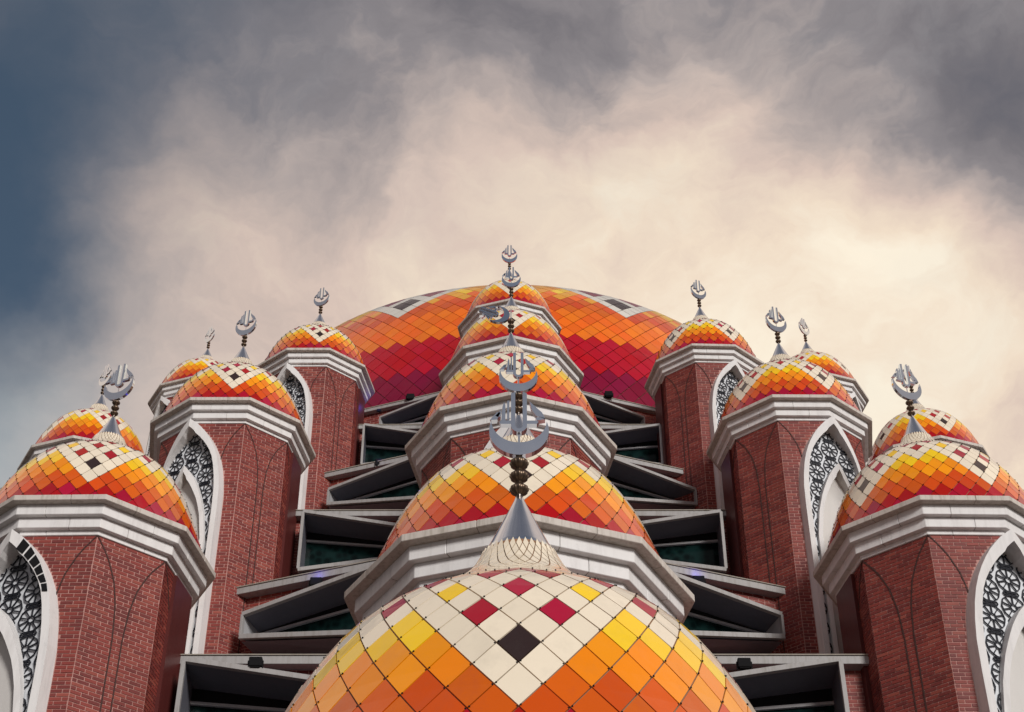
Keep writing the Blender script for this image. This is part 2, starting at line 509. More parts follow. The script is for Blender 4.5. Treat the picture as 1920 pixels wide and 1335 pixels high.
def build_dome(parent, M, lat, Rm, phase, colour, n_obj, gap, th, row_lo, row_hi, az_cam, clips=False, zs=1.0, tilt=.006, zmin=-9):
    a1 = math.pi / lat.N
    cand = []
    shapes = {}
    for row in range(row_lo, row_hi):
        if row + 1 > lat.hi or row - 1 < lat.lo or lat.rz(row)[1] < zmin: continue
        V, F, C, n = tile_shape(lat, row, a1, Rm, gap, th)
        shapes[row] = (V, F, C, n)
        for c in range(-lat.N, lat.N):
            if (c + row) % 2: continue
            cand.append((row, c))
    rows = np.array([k[0] for k in cand]); cols = np.array([k[1] for k in cand])
    az = phase + cols * a1
    C = np.array([shapes[r][2] for r in rows]); nn = np.array([shapes[r][3] for r in rows])
    ca, sa = np.cos(az), np.sin(az)
    def rot(P): return np.stack([P[:, 0] * ca - P[:, 1] * sa, P[:, 0] * sa + P[:, 1] * ca, P[:, 2]], 1)
    Cw = rot(C); Nw = rot(nn)
    W = Cw @ M[:3, :3].T + M[:3, 3]
    WN = Nw @ M[:3, :3].T
    WN /= np.linalg.norm(WN, axis=1)[:, None]
    view = np.array(CAMP) - W; dist = np.linalg.norm(view, axis=1); view /= dist[:, None]
    facing = (WN * view).sum(1)
    px, py, dd = frame_px(W)
    size = np.array([np.linalg.norm(shapes[r][0][0] - shapes[r][0][2]) for r in rows])
    hid = C[:, 2] < .02 * Rm
    ok = (facing > .02) & (px > -10) & (px < 1930) & (py > 0) & (py < 1350) & ~hid
    score = np.where(ok, facing * size ** 2 / dist ** 2, -1)
    idx = np.argsort(-score)[:n_obj]
    idx = [i for i in idx if score[i] > 0]
    sel = np.zeros(len(rows), bool); sel[idx] = True
    meshes = {}
    cols_name = [colour(int(r), int(c)) for r, c in zip(rows, cols)]
    for i in idx:
        r = int(rows[i]); key = (r, cols_name[i])
        V, F, Cc, n = shapes[r]
        if key not in meshes: meshes[key] = mesh_np('tile', V - Cc, F, [TILE[cols_name[i]]])
        tx, tz = rng.normal(0, tilt, 2)
        m = Matrix.Rotation(float(az[i]), 4, 'Z') @ Matrix.Translation(Cc) @ Matrix.Rotation(tx, 4, 'X') @ Matrix.Rotation(tz, 4, 'Z')
        link('tile', meshes[key], parent, m)
    rest = np.where(~sel)[0]
    Vs = []; mi = []
    for i in rest:
        V, F, Cc, n = shapes[int(rows[i])]
        tx, tz = rng.normal(0, tilt, 2)
        P = V - Cc
        P = P + np.cross(np.array([tx, 0, tz]), P) + Cc
        c_, s_ = math.cos(az[i]), math.sin(az[i])
        Vs.append(np.stack([P[:, 0] * c_ - P[:, 1] * s_, P[:, 0] * s_ + P[:, 1] * c_, P[:, 2]], 1)); mi += [TI[cols_name[i]]] * 5
    if Vs:
        Vs = np.array(Vs); n_ = len(Vs)
        F5 = np.array(next(iter(shapes.values()))[1])
        F = (np.arange(n_)[:, None, None] * 8 + F5[None]).reshape(-1, 4)
        tag(link('tiling', mesh_np('tiling', Vs.reshape(-1, 3), F, TMATS, mi), parent), kind='stuff')
    if clips:      # small fixing clips at the lower corner of every tile
        mb = MB(); k = 0
        for i in range(len(rows)):
            if facing[i] < -.1 or C[i, 2] < 0 or int(rows[i]) > 9: continue
            V, F, Cc, n = shapes[int(rows[i])]
            p = (V[1] + V[5]) / 2 + n * th * 1.0
            for off in (-.014, .016):
                q = p + np.array([off * Rm * .35, 0, off * Rm * .3 * (.3 if off > 0 else 1)]); c_, s_ = ca[i], sa[i]
                w = Vector((q[0] * c_ - q[1] * s_, q[0] * s_ + q[1] * c_, q[2]))
                mb.box(w, (.0085, .0085, .0085))
        tag(mb.obj('fixing_clips', M_BLACK, parent), kind='stuff')

SMALL_K = [(-.14, .948), (.0, .915), (.1, .885), (.3, .813), (.45, .757), (.6, .678), (.7, .613), (.78, .54), (.85, .445), (.905, .368),
           (.965, .288), (1.03, .215), (1.1, .160), (1.18, .123), (1.25, .104)]
SMALL = Lattice(SMALL_K, 40, .408, .675, 1.75, .17, z_floor=-.012)
def small_colour(row, c):
    m = abs(((c + 8) % 16) - 8); r = -row
    if r >= 4: return 'red'
    if r == 3: return 'orange'
    if r == 2: return 'cream' if m == 0 else 'orange'
    if r == 1: return 'cream' if m == 1 else 'amber'
    if r == 0: return 'black' if m == 0 else ('cream' if m == 2 else 'amber')
    if r == -1: return 'yellow' if m >= 5 else 'cream'
    if r == -2: return {2: 'red', 6: 'yellow'}.get(m, 'cream')
    if r == -4: return {0: 'red', 4: 'yellow', 8: 'red'}.get(m, 'cream')
    if r == -6: return 'red' if m in (2, 6) else 'cream'
    if r == -7: return 'red' if m in (1, 7) else 'cream'
    if r == -8: return 'red' if m in (0, 8) else 'cream'
    return 'cream'

# ================================================================== tower pieces (unit = cornice radius)
def ngon(r, k): a = k * R_(40); return Vector((r * math.sin(a), -r * math.cos(a), 0))
def vpt(r, k, z): p = ngon(r, k); return Vector((p.x, p.y, z))
def mixv(a, b, t): return a * (1 - t) + b * t

BANDS = [(1.0, .88, 0.0, -.046), (.936, .83, -.046, -.134), (.890, .79, -.134, -.222), (.846, .77, -.222, -.262)]
SHAFT = .83
OUT_W = [(0, 0), (.06, .085), (.16, .18), (.29, .265), (.47, .345), (.70, .40), (1.0, .43), (4.6, .43)]
IN_W = [(0, 0), (.08, .07), (.2, .14), (.40, .22), (.62, .28), (.95, .325), (4.0, .325)]
INC_W = [(0, 0), (.06, .045), (.15, .11), (.32, .185), (.5, .225), (.75, .245), (3.3, .245)]
def tab(T, d): return float(np.interp(d, [a for a, _ in T], [b for _, b in T]))
APEX = -.262

def curve_samples(T, dmax, n=26):
    k = [0, .02, .05, .09, .14, .2, .27, .35, .45, .56, .7, .85, 1.0]
    return [x for x in k if x < dmax] + [dmax]

def smooth_tab(T):
    """denser smooth version of a width table"""
    d = np.linspace(0, T[-1][0], 400); w = np.array([tab(T, x) for x in d])
    ker = np.hanning(25); ker /= ker.sum()
    ws = np.convolve(np.pad(w, 12, mode='edge'), ker, 'valid')
    ws[:14] = np.minimum(ws[:14], w[:14]) ; ws[0] = 0
    return list(zip(d, ws))
OUT_W, IN_W, INC_W = OUT_W, IN_W, INC_W

def face_pt(side, w, rad, z):     # point on the faces either side of the front corner
    c, s = math.cos(R_(20)), math.sin(R_(20))
    return Vector((side * w * c, -rad + w * s, z))

LAT_CACHE = {}
def arch_parts(parent, Rm, depth, near):
    """white pointed frame folded round the front corner, lattice screen, inner niche"""
    root = link('arch_frame', None, parent)
    ds = [0, .03, .07, .12, .18, .25, .33, .42, .52, .64, .78, .95, 1.2, depth]
    for nm, T, a0, rad, back, bw, dmax in (('outer_arch', OUT_W, APEX - .004, .945, .772, .056, depth), ('inner_arch', IN_W, APEX - .64, .925, .795, .046, depth - .7)):
        dd = [x for x in ds if x < dmax] + [dmax]
        mb = MB()
        for side in (-1, 1):
            o = [face_pt(side, tab(T, x), rad, a0 - x) * Rm for x in dd]
            drop = bw * 1.9
            i_ = [face_pt(side, max(0, tab(T, x) - bw * min(1, x / .12 + .0)) if x > 0 else 0, rad, a0 - x - drop * max(0, 1 - x / .5)) * Rm for x in dd]
            ob = [Vector((p.x, max(p.y, 0) if False else p.y, p.z)) for p in o]
            # outer return to the brick face, inner reveal to the screen
            kk = SHAFT - .01 if nm == 'outer_arch' else back - .01
            if nm == 'outer_arch':
                ret = [face_pt(side, tab(T, x), kk, a0 - x) * Rm for x in dd]
            else:
                ret = [Vector((p.x, -kk * Rm, p.z)) for p in o]
            rev = [Vector((p.x, -(back - .012) * Rm, p.z)) for p in i_]
            mb.strip(o, i_); mb.strip(o, ret)
            rb = MB(); rb.strip(i_, rev)
            rb.obj('reveal', M_PANEL if nm == 'inner_arch' else M_WHITE, root, normals=True)
        mb.obj(nm, M_WHITE, root)
    # screens
    mb = MB()
    a0 = APEX - .004
    L = []; Rr = []
    for x in [0] + [v for v in ds if v > 0]:
        w = tab(OUT_W, x) * .94
        L.append(Vector((-w, -.772, a0 - x)) * Rm); Rr.append(Vector((w, -.772, a0 - x)) * Rm)
    mb.strip(L, Rr)
    mb.obj('screen_panel', M_BACK, root)
    mb = MB(); L = []; Rr = []; a1 = APEX - .64
    for x in [v for v in ds if v < depth - .7] + [depth - .7]:
        w = tab(IN_W, x) * .94
        L.append(Vector((-w, -.800, a1 - x)) * Rm); Rr.append(Vector((w, -.800, a1 - x)) * Rm)
    mb.strip(L, Rr)
    mb.obj('niche_panel', M_PANEL, root)
    # lattice: ten-petalled wheels joined by bone-shaped links
    mb = MB()
    def inside(x, z):
        d = a0 - z
        if d < .11: return False
        if abs(x) > (tab(OUT_W, d) - .035) * math.cos(R_(20)): return False
        d1 = a1 - z
        if d1 > -.02 and abs(x) < tab(IN_W, max(d1, 0)) * math.cos(R_(20)) + .0: return False
        return z > APEX - depth
    wd = .0036
    def seg(p, q, n=3):
        for i in range(n):
            a = (p[0] + (q[0] - p[0]) * i / n, p[1] + (q[1] - p[1]) * i / n); b_ = (p[0] + (q[0] - p[0]) * (i + 1) / n, p[1] + (q[1] - p[1]) * (i + 1) / n)
            if not inside((a[0] + b_[0]) / 2, (a[1] + b_[1]) / 2): continue
            dx, dz = b_[0] - a[0], b_[1] - a[1]; l = math.hypot(dx, dz)
            if l < 1e-6: continue
            ux = Vector((dx / l, 0, dz / l)); vx = Vector((-dz / l, 0, dx / l))
            mb.box(Vector(((a[0] + b_[0]) / 2, -.783, (a[1] + b_[1]) / 2)) * Rm, ((l / 2 + .002) * Rm, .005 * Rm, wd * Rm), (ux, Vector((0, 1, 0)), vx))
    def arc(cx, cz, r, a0_, a1_, n):
        P = [(cx + r * math.cos(a0_ + (a1_ - a0_) * i / n), cz + r * math.sin(a0_ + (a1_ - a0_) * i / n)) for i in range(n + 1)]
        for p, q in zip(P, P[1:]): seg(p, q, 1)
    zt = a0 - .36
    for k in range(-2, int((depth - .1) / .118)):
        for col in (-2, -1, 0, 1, 2):
            if (k + col) % 2: continue
            cx = col * .205; cz = zt - k * .118
            r0, r1 = .028, .100
            arc(cx, cz, r0, 0, 2 * math.pi, 8)
            for j in range(10):
                a = 2 * math.pi * (j + .5) / 10
                seg((cx + r0 * math.cos(a), cz + r0 * math.sin(a)), (cx + r1 * math.cos(a), cz + r1 * math.sin(a)), 2)
                P0 = (cx + r1 * math.cos(a), cz + r1 * math.sin(a)); am = a + math.pi / 10
                P1 = (cx + (r1 + .004) * math.cos(am), cz + (r1 + .004) * math.sin(am)); P2 = (cx + r1 * math.cos(a + math.pi / 5), cz + r1 * math.sin(a + math.pi / 5))
                seg(P0, P1, 1); seg(P1, P2, 1)
            for (bx, bz, ang) in ((cx, cz - .118, 0),):
                ux, uz = math.cos(ang), math.sin(ang); h = .050
                for s_ in (-1, 1):
                    arc(bx + ux * s_ * h, bz + uz * s_ * h, .017, 0, 2 * math.pi, 6)
                    seg((bx - ux * h * .75 - uz * s_ * .009, bz - uz * h * .75 + ux * s_ * .009), (bx + ux * h * .75 - uz * s_ * .009, bz + uz * h * .75 + ux * s_ * .009), 2)
    if mb.v: mb.obj('lattice_screen', M_LATT, root)
    return root

# finial meshes (unit = cornice radius, later scaled by Rm)
def poly_plate(mb, pts, th, cx=0, cz=0, sc=1):
    f = [Vector((cx + x * sc, -th, cz + z * sc)) for x, z in pts]
    b_ = [Vector((cx + x * sc, th, cz + z * sc)) for x, z in pts]
    mb.prism(f, b_)

def crescent_pts(n=36):
    out = []
    a0 = math.asin(.37)
    k, r = .44, .935
    A = [(-math.cos(a0), .37)]
    for i in range(n + 1):
        a = math.pi - a0 * 1 + (2 * a0 + math.pi) * 0
    P = []
    for i in range(n + 1):       # outer arc from right tip down to left tip
        a = a0 - (math.pi + 2 * a0) * i / n
        P.append((math.cos(a), math.sin(a)))
    ai = math.atan2(.37 - k, .93)
    Q = []
    for i in range(n + 1):
        a = math.pi - ai + (math.pi + 2 * ai) * i / n
        Q.append((r * math.cos(a), k + r * math.sin(a)))
    return P, Q

def finial(parent, Rm, z_apex, z_cres, crescent_mat, seg=24, cs=.112):
    fin = link('finial', None, parent)
    # beads
    z0, z1 = z_apex * Rm, z_cres * Rm
    h = (z1 - z0) / 3
    bm_ = MB()
    prof = [(.010, -.02), (.013, .05), (.023, .16), (.031, .34), (.0325, .46), (.031, .56), (.022, .72), (.014, .84), (.011, 1.0)]
    for i in range(3):
        mb = MB(); mb.lathe([(r * Rm, z0 + h * (i + z)) for r, z in prof], 48 if seg > 16 else 20, .07, 12)
        mb.obj('bead', M_BRONZE, fin, smooth=True)
    mb = MB(); mb.lathe([(.005 * Rm, z0 - .01 * Rm), (.005 * Rm, z1 + .12 * Rm)], 8)
    mb.obj('stem', M_STEEL, fin)
    s = cs * Rm; cz = z1 + cs * Rm; th = .013 * Rm
    P, Q = crescent_pts()
    mb = MB()
    n = len(P)
    # front and back plates as a strip between outer and inner arcs, plus rims
    Qr = Q[::-1]
    fo = [Vector((x * s, -th, cz + z * s)) for x, z in P]; fi = [Vector((x * s, -th, cz + z * s)) for x, z in Qr]
    bo = [Vector((x * s, th, cz + z * s)) for x, z in P]; bi = [Vector((x * s, th, cz + z * s)) for x, z in Qr]
    mb.strip(fo, fi); mb.strip(bo, bi); mb.strip(fo, bo); mb.strip(fi, bi)
    mb.obj('crescent', crescent_mat, fin)
    cg = MB(); cz += .26 * s
    def pl(pts): poly_plate(cg, pts, th * .9, 0, cz, s)
    # tall open loop in the middle
    ro, ri = .27, .125
    pts_o = [(-ro, 1.32)] + [(ro * math.cos(math.pi + math.pi * i / 10), -.05 + ro * math.sin(math.pi + math.pi * i / 10)) for i in range(11)] + [(ro, 1.32)]
    pts_i = [(-ri, 1.36)] + [(ri * math.cos(math.pi + math.pi * i / 10), -.05 + ri * math.sin(math.pi + math.pi * i / 10)) for i in range(11)] + [(ri, 1.36)]
    A = [Vector((x * s, -th, cz + z * s)) for x, z in pts_o]; Bq = [Vector((x * s, -th, cz + z * s)) for x, z in pts_i]
    A2 = [Vector((p.x, th, p.z)) for p in A]; B2 = [Vector((p.x, th, p.z)) for p in Bq]
    cg.strip(A, Bq); cg.strip(A2, B2); cg.strip(A, A2); cg.strip(Bq, B2)
    cg.add([A[0], Bq[0], B2[0], A2[0]], [(0, 1, 2, 3)]); cg.add([A[-1], Bq[-1], B2[-1], A2[-1]], [(0, 1, 2, 3)])
    # base arms, side uprights and leaf-shaped flourishes
    pl([(-.62, .02), (-.27, .02), (-.27, .16), (-.60, .16), (-.66, .10)]); pl([(.27, .02), (.60, .02), (.66, .10), (.60, .16), (.27, .16)])
    pl([(-.60, .16), (-.46, .16), (-.46, .80), (-.50, .95), (-.56, .74)]); pl([(-.40, .20), (-.33, .20), (-.33, 1.02), (-.40, .98)])
    pl([(-.70, .30), (-.62, .34), (-.60, .62), (-.80, .36)]); pl([(-.98, .18), (-.74, .20), (-.62, .50), (-.74, .52)])
    pl([(.36, .98), (.42, .66), (.58, .36), (.88, .26), (.78, .50), (.56, .74)]); pl([(.60, .16), (.88, .22), (.72, .30), (.55, .28)])
    cg.obj('calligraphy', crescent_mat, fin)
    return fin

def bare_patch(parent, Rm):
    ds = [.02, .08, .15, .22, .30, .38, .46, .54]
    for a, b_ in zip(ds, ds[1:]):
        if a < .05: continue
        mb = MB()
        dd = [a + .006, (a + b_) / 2, b_ - .006]
        o = [face_pt(1, tab(OUT_W, x) - .006, .950, APEX - .004 - x) * Rm for x in dd]
        i_ = [face_pt(1, max(0, tab(OUT_W, x) - .046), .950, APEX - .004 - x - .106 * max(0, 1 - x / .5)) * Rm for x in dd]
        mb.strip(o, i_); mb.obj('bare_patch', M_BLACK, parent)
TOWERS = []
def tower(X, Y, Z, s, psi, vphase, sv, label, group, n_tile=300, n_brick=300, depth=3.2, near=True, arch=True, brick_faces=None, fin_rot=None, panels=True, cs=.142, patch=False, dw_=1.0):
    """X,Y,Z survey position of the cornice top"""
    Rm = s * U
    pos = Vector((X * U, Y * U, Z * U + EYE))
    root = link('domed_tower', None)
    root.location = pos; root.rotation_euler.z = R_(psi)
    tag(root, label, 'tower', group)
    M = np.array(Matrix.Translation(pos) @ Matrix.Rotation(R_(psi), 4, 'Z'))
    # --- cornice
    for bi_, (ro, ri, zt, zb) in enumerate(BANDS):
        mat = M_RIM if bi_ == 0 else M_WHITE
        if panels:
            for k in range(9):
                tgap = .0018
                mb = MB()
                fr = (.5 + (.17 if bi_ % 2 else -.12) * (1 if k % 2 else -1))
                fl = (.5 + (.17 if bi_ % 2 else -.12) * (1 if ((k - 1) % 9) % 2 else -1))
                def ringp(r, z, sl, sr):
                    a = mixv(vpt(r, k, z), vpt(r, k - 1, z), 1 - fl - sl); c = mixv(vpt(r, k, z), vpt(r, k + 1, z), fr - sr)
                    return [a * Rm, vpt(r, k, z) * Rm, c * Rm]
                def scal(v): return v
                o1 = ringp(ro, zt, tgap, tgap); i1 = ringp(ri, zt, tgap, tgap)
                o2 = ringp(ro, zb, tgap, tgap); i2 = ringp(ri, zb, tgap, tgap)
                mb.prism(o2 + i2[::-1], o1 + i1[::-1])
                o = mb.obj('cornice_panel', mat, root)
                if near: bevel(o, .008 * Rm / 2.5, 1)
            # thin core behind the joints
            mb = MB()
            o1 = [vpt(ro - .008, k, zt - .002) * Rm for k in range(9)]; o2 = [vpt(ro - .008, k, zb + .002) * Rm for k in range(9)]
            mb.prism(o2, o1); mb.obj('cornice_core', M_ROOF, root)
        else:
            mb = MB(); mb.prism([vpt(ro, k, zb) * Rm for k in range(9)], [vpt(ro, k, zt) * Rm for k in range(9)])
            mb.obj('cornice', mat, root)
    # --- shaft core (mortar), open at the arch
    zb_m = -pos.z / Rm
    zs_ = [APEX + .03] + [APEX - x for x in (0.0, .03, .07, .12, .18, .25, .33, .42, .52, .64, .78, .95, 1.2, depth + .4)] + [zb_m]
    mb = MB()
    sr = SHAFT - .0008
    for k in range(9):
        if arch and k in (0, 8):
            side = 1 if k == 0 else -1
            A = []; Bq = []
            for z in zs_:
                w = tab(OUT_W, max(0, APEX - z)) * .98 if z < APEX and z > APEX - depth else 0
                A.append(face_pt(side, w, sr, z) * Rm); Bq.append(vpt(sr, side, z) * Rm)
            mb.strip(A, Bq)
        else:
            mb.strip([vpt(sr, k, zs_[0]) * Rm, vpt(sr, k, zs_[-1]) * Rm], [vpt(sr, k + 1, zs_[0]) * Rm, vpt(sr, k + 1, zs_[-1]) * Rm])
    shaft = mb.obj('shaft', M_MORTAR, root)
    # --- bricks
    B = []
    flen = 2 * SHAFT * math.sin(R_(20)) * Rm
    cam_az = math.degrees(math.atan2(-pos.x, pos.y)) - psi      # azimuth towards the viewer in tower frame
    for k in range(9):
        fa = (k * 40 + 20 - cam_az + 180) % 360 - 180
        if abs(fa) > 104: continue
        if brick_faces is not None and k not in brick_faces: continue
        p0 = np.array(vpt(SHAFT, k, 0) * Rm); p1 = np.array(vpt(SHAFT, k + 1, 0) * Rm)
        u = (p1 - p0) / np.linalg.norm(p1 - p0); n = azv(R_(k * 40 + 20))
        lim = None
        if arch and k == 0:
            lim = lambda z: (tab(OUT_W, max(0, APEX - z / Rm)) * Rm + .006 if z / Rm > APEX - depth else 0, flen)
        if arch and k == 8:
            lim = lambda z: (0, flen - tab(OUT_W, max(0, APEX - z / Rm)) * Rm - .006 if z / Rm > APEX - depth else flen)
        B += lay_bricks(p0 - n * .0, u, n, flen, APEX * Rm, (APEX - depth - .2) * Rm, lim, k)
    emit_bricks(B, shaft, M, n_brick)
    # --- incised pointed arches folded round the other corners
    for k in range(1, 9):
        fa = (k * 40 - cam_az + 180) % 360 - 180
        if abs(fa) > 115: continue
        mb = MB()
        for side in (-1, 1):
            ds = [0, .03, .07, .12, .18, .25, .33, .42, .52, .64, .78, depth]
            f0 = vpt(SHAFT, k, 0); f1 = vpt(SHAFT, k + side, 0); u = (f1 - f0).normalized()
            n = Vector(azv(R_(k * 40 + side * 20)))
            P = [f0 + u * tab(INC_W, d) + Vector((0, 0, APEX - d)) for d in ds]
            wv = .0052
            for p, q in zip(P, P[1:]):
                t_ = (q - p); l = t_.length; t_.normalize(); v = n.cross(t_)
                mb.box(((p + q) / 2) * Rm + n * .004, (l / 2 * Rm + .006, .012, wv * Rm), (t_, n, v))
        mb.obj('arch_groove', M_GROOVE, root)
    if arch:
        ap_ = arch_parts(root, Rm, depth, near)
        if patch: bare_patch(ap_, Rm)
    # maroon flashing strip where the shaft meets the stepped wall
    for k, side in ((2, 1), (7, -1)):
        fa = (k * 40 - cam_az + 180) % 360 - 180
        f0 = vpt(SHAFT, k if side > 0 else k, 0); f1 = vpt(SHAFT, k + side, 0)
        n = Vector(azv(R_(k * 40 + side * 20))); u = (f1 - f0).normalized()
        mb = MB(); l = (f1 - f0).length
        c = f0 + u * l * .62 + n * .012
        mb.box((c + Vector((0, 0, APEX - (depth + .4) / 2))) * Rm, (l * .30 * Rm, .02 * Rm, (depth + .38) / 2 * Rm), (u, n, Vector((0, 0, 1))))
        mb.obj('flashing_strip', M_MAROON, root)
    # --- dome
    mb = MB()
    P = smooth_profile(SMALL_K, 80)
    mb.lathe([((r - .0045) * Rm, z * Rm) for z, r in P if -.004 < z < 1.172], 80)
    dome = mb.obj('dome', M_GROUT, root, smooth=True)
    dome.scale = (dw_, dw_, sv)
    Md = M @ np.diag([dw_, dw_, sv, 1])
    top = max(r for r in SMALL.q if SMALL.rz(r)[1] < 1.205)
    build_dome(dome, Md, SMALL, Rm, R_(vphase - psi), small_colour, n_tile, (.0032 * Rm / 2.2 + .001), (.0035 * Rm / 2.2 + .001), -6, top, 0, clips=near, zs=sv, zmin=-.01)
    # steel cone with a toothed lower edge of pale tiles
    sp = link('spire', None, root); sp.scale = (1, 1, sv)
    mb = MB()
    mb.lathe([(.119 * Rm, 1.165 * Rm), (.1185 * Rm, 1.176 * Rm), (.112 * Rm, 1.19 * Rm), (.060 * Rm, 1.305 * Rm), (.018 * Rm, 1.40 * Rm), (.010 * Rm, 1.427 * Rm)], 64)
    auto_smooth(mb.obj('cone', M_STEEL, sp, smooth=True), 60)
    f = finial(sp, Rm, 1.424, 1.59, M_STEEL, 24 if near else 12, cs)
    if fin_rot: 
        f.rotation_euler.z = fin_rot.get('z', 0)
        if 'tilt' in fin_rot:
            for ch in list(f.children):
                if ch.name.split('.')[0] in ('crescent', 'calligraphy'):
                    pv = Vector((0, 0, 1.60 * Rm))
                    ch.matrix_local = Matrix.Translation(pv + Vector(fin_rot['off']) * Rm) @ Matrix.Rotation(fin_rot['tilt'], 4, 'Y') @ Matrix.Rotation(fin_rot.get('yaw', 0), 4, 'Z') @ Matrix.Translation(-pv)
    return root

def T_(fx, fy, fz, s, *a, **k): return tower(fx * s, fy * s, fz * s, s, *a, **k)

GM = 'tiled domes stepping up the middle'; GS = 'tiled domes on the side towers'
T_(.025, 4.93, 1.96, 1.77, 0, -.5, 1.0, 'nearest tiled dome at the foot of the middle row, cut by the bottom edge', GM, depth=2.6, n_brick=0, arch=False, cs=.106)
T_(.04, 8.54, 5.08, 1.417, 1, 1, .985, 'second tiled dome up the middle row, behind the nearest cone and crescent', GM, depth=2.4, n_brick=0, cs=.122, dw_=.978)
T_(-.01, 13.12, 9.45, 1.128, 0, 0, 1.06, 'third tower up the middle row, its crescent knocked over sideways above a brick shaft', GM, depth=2.4, n_brick=200, cs=.120,
   fin_rot={'tilt': R_(-68), 'yaw': R_(12), 'off': (-.03, 0, .0)})
T_(-.01, 18.52, 14.60, .911, 0, 0, 1.08, 'fourth tower up the middle row, between the fallen crescent and the topmost tower', GM, cs=.135, depth=2.4, n_brick=0, near=False)
T_(-.05, 25.22, 21.07, .737, 1, 1, 1.13, 'topmost and smallest tower of the middle row, against the great dome', GM, cs=.155, depth=2.4, n_brick=0, near=False)
T_(-3.32, 11.47, 7.24, 1.244, -21, 9.6, 1.01, 'large brick tower at the left edge with black lattice under its left cornice', GS, depth=3.6, patch=True)
T_(-3.31, 16.43, 11.99, 1.0, -20, 7, 1.065, 'left brick tower with a full pointed lattice window beside its brick face', GS, depth=4.2)
T_(-3.22, 22.03, 17.31, .825, -20, 10, 1.06, 'highest of the left brick towers, just left of the great dome', GS, depth=3.6)
T_(3.42, 11.77, 7.44, 1.244, 21, 19, 1.03, 'large brick tower at the lower right with lattice along the right edge', GS, depth=3.6)
T_(3.29, 16.42, 12.02, 1.0, 20.5, 24, 1.075, 'right brick tower with a pointed lattice window rising behind the lower right dome', GS, depth=4.6)
T_(3.13, 21.81, 17.21, .825, 22, 26, 1.10, 'highest of the right brick towers, just right of the great dome', GS, depth=3.6)
T_(-6.24, 20.75, 14.60, .911, -40, 32, 1.06, 'far tiled dome behind the left edge dome, its cone tip beside a crescent', GS, n_tile=250, n_brick=0, near=False, depth=2.0)
T_(-6.14, 26.93, 20.58, .737, -40, 32, 1.055, 'small far dome half hidden behind the left lattice tower', GS, n_tile=200, n_brick=0, near=False, depth=2.0)
T_(6.10, 20.75, 14.60, .911, 40, 12, 1.06, 'far tiled dome behind the lower right dome, low against the sky', GS, n_tile=250, n_brick=0, near=False, depth=2.0)
T_(5.66, 25.6, 19.64, .78, 40, 41, 1.07, 'small far dome peeping out behind the right lattice tower', GS, n_tile=200, n_brick=0, near=False, depth=2.0)

# ================================================================== great dome
GK = [(14.0, 5.85), (15.0, 5.87), (15.6, 5.83), (16.2, 5.69), (16.9, 5.46), (17.60, 5.18), (18.08, 4.90), (18.46, 4.60), (18.84, 4.16), (19.14, 3.74),
      (19.44, 3.2), (19.75, 2.45), (20.1, 1.55), (20.6, .7), (21.1, .25)]
GREAT = Lattice(GK, 126, 17.63, .60)
def great_colour(row, c):
    q = row; m = abs(((c + 14) % 28) - 14)
    if m <= q:
        if abs(m) + abs(q - 3) <= 1: return 'black'
        if abs(m - 3) + abs(q - 6) <= 1: return 'wine'
        if m + abs(q - 9) <= 1: return 'wine'
        return 'ash'
    if q >= 7: return 'tan'
    if q >= 4: return 'tan' if (m + q) % 3 else 'yellow'
    if q >= 2: return 'tan' if (m * 7 + q * 3) % 4 else 'tango'
    if q >= -1: return 'orange'
    if q >= -6: return 'tango'
    if q >= -11: return 'scarlet'
    return 'wine'
gd = link('great_dome', None); gd.location = (0, YC, EYE)
tag(gd, 'huge flattened dome of orange and crimson tiles behind the row of small domes', 'dome')
mb = MB(); mb.lathe([((r - .02) * U, z * U) for z, r in smooth_profile(GK, 80)], 160)
shell = mb.obj('shell', M_GROUT, gd, smooth=True)
build_dome(shell, np.array(Matrix.Translation((0, YC, EYE))), GREAT, U, R_(20), great_colour, 300, .008, .007, -22, GREAT.hi - 2, 0, tilt=.008)
T0 = link('finial', None, gd)
mb = MB(); mb.lathe([(.28 * U, 21.1 * U), (.05 * U, 22.4 * U)], 32); mb.obj('cone', M_STEEL, T0, smooth=True)

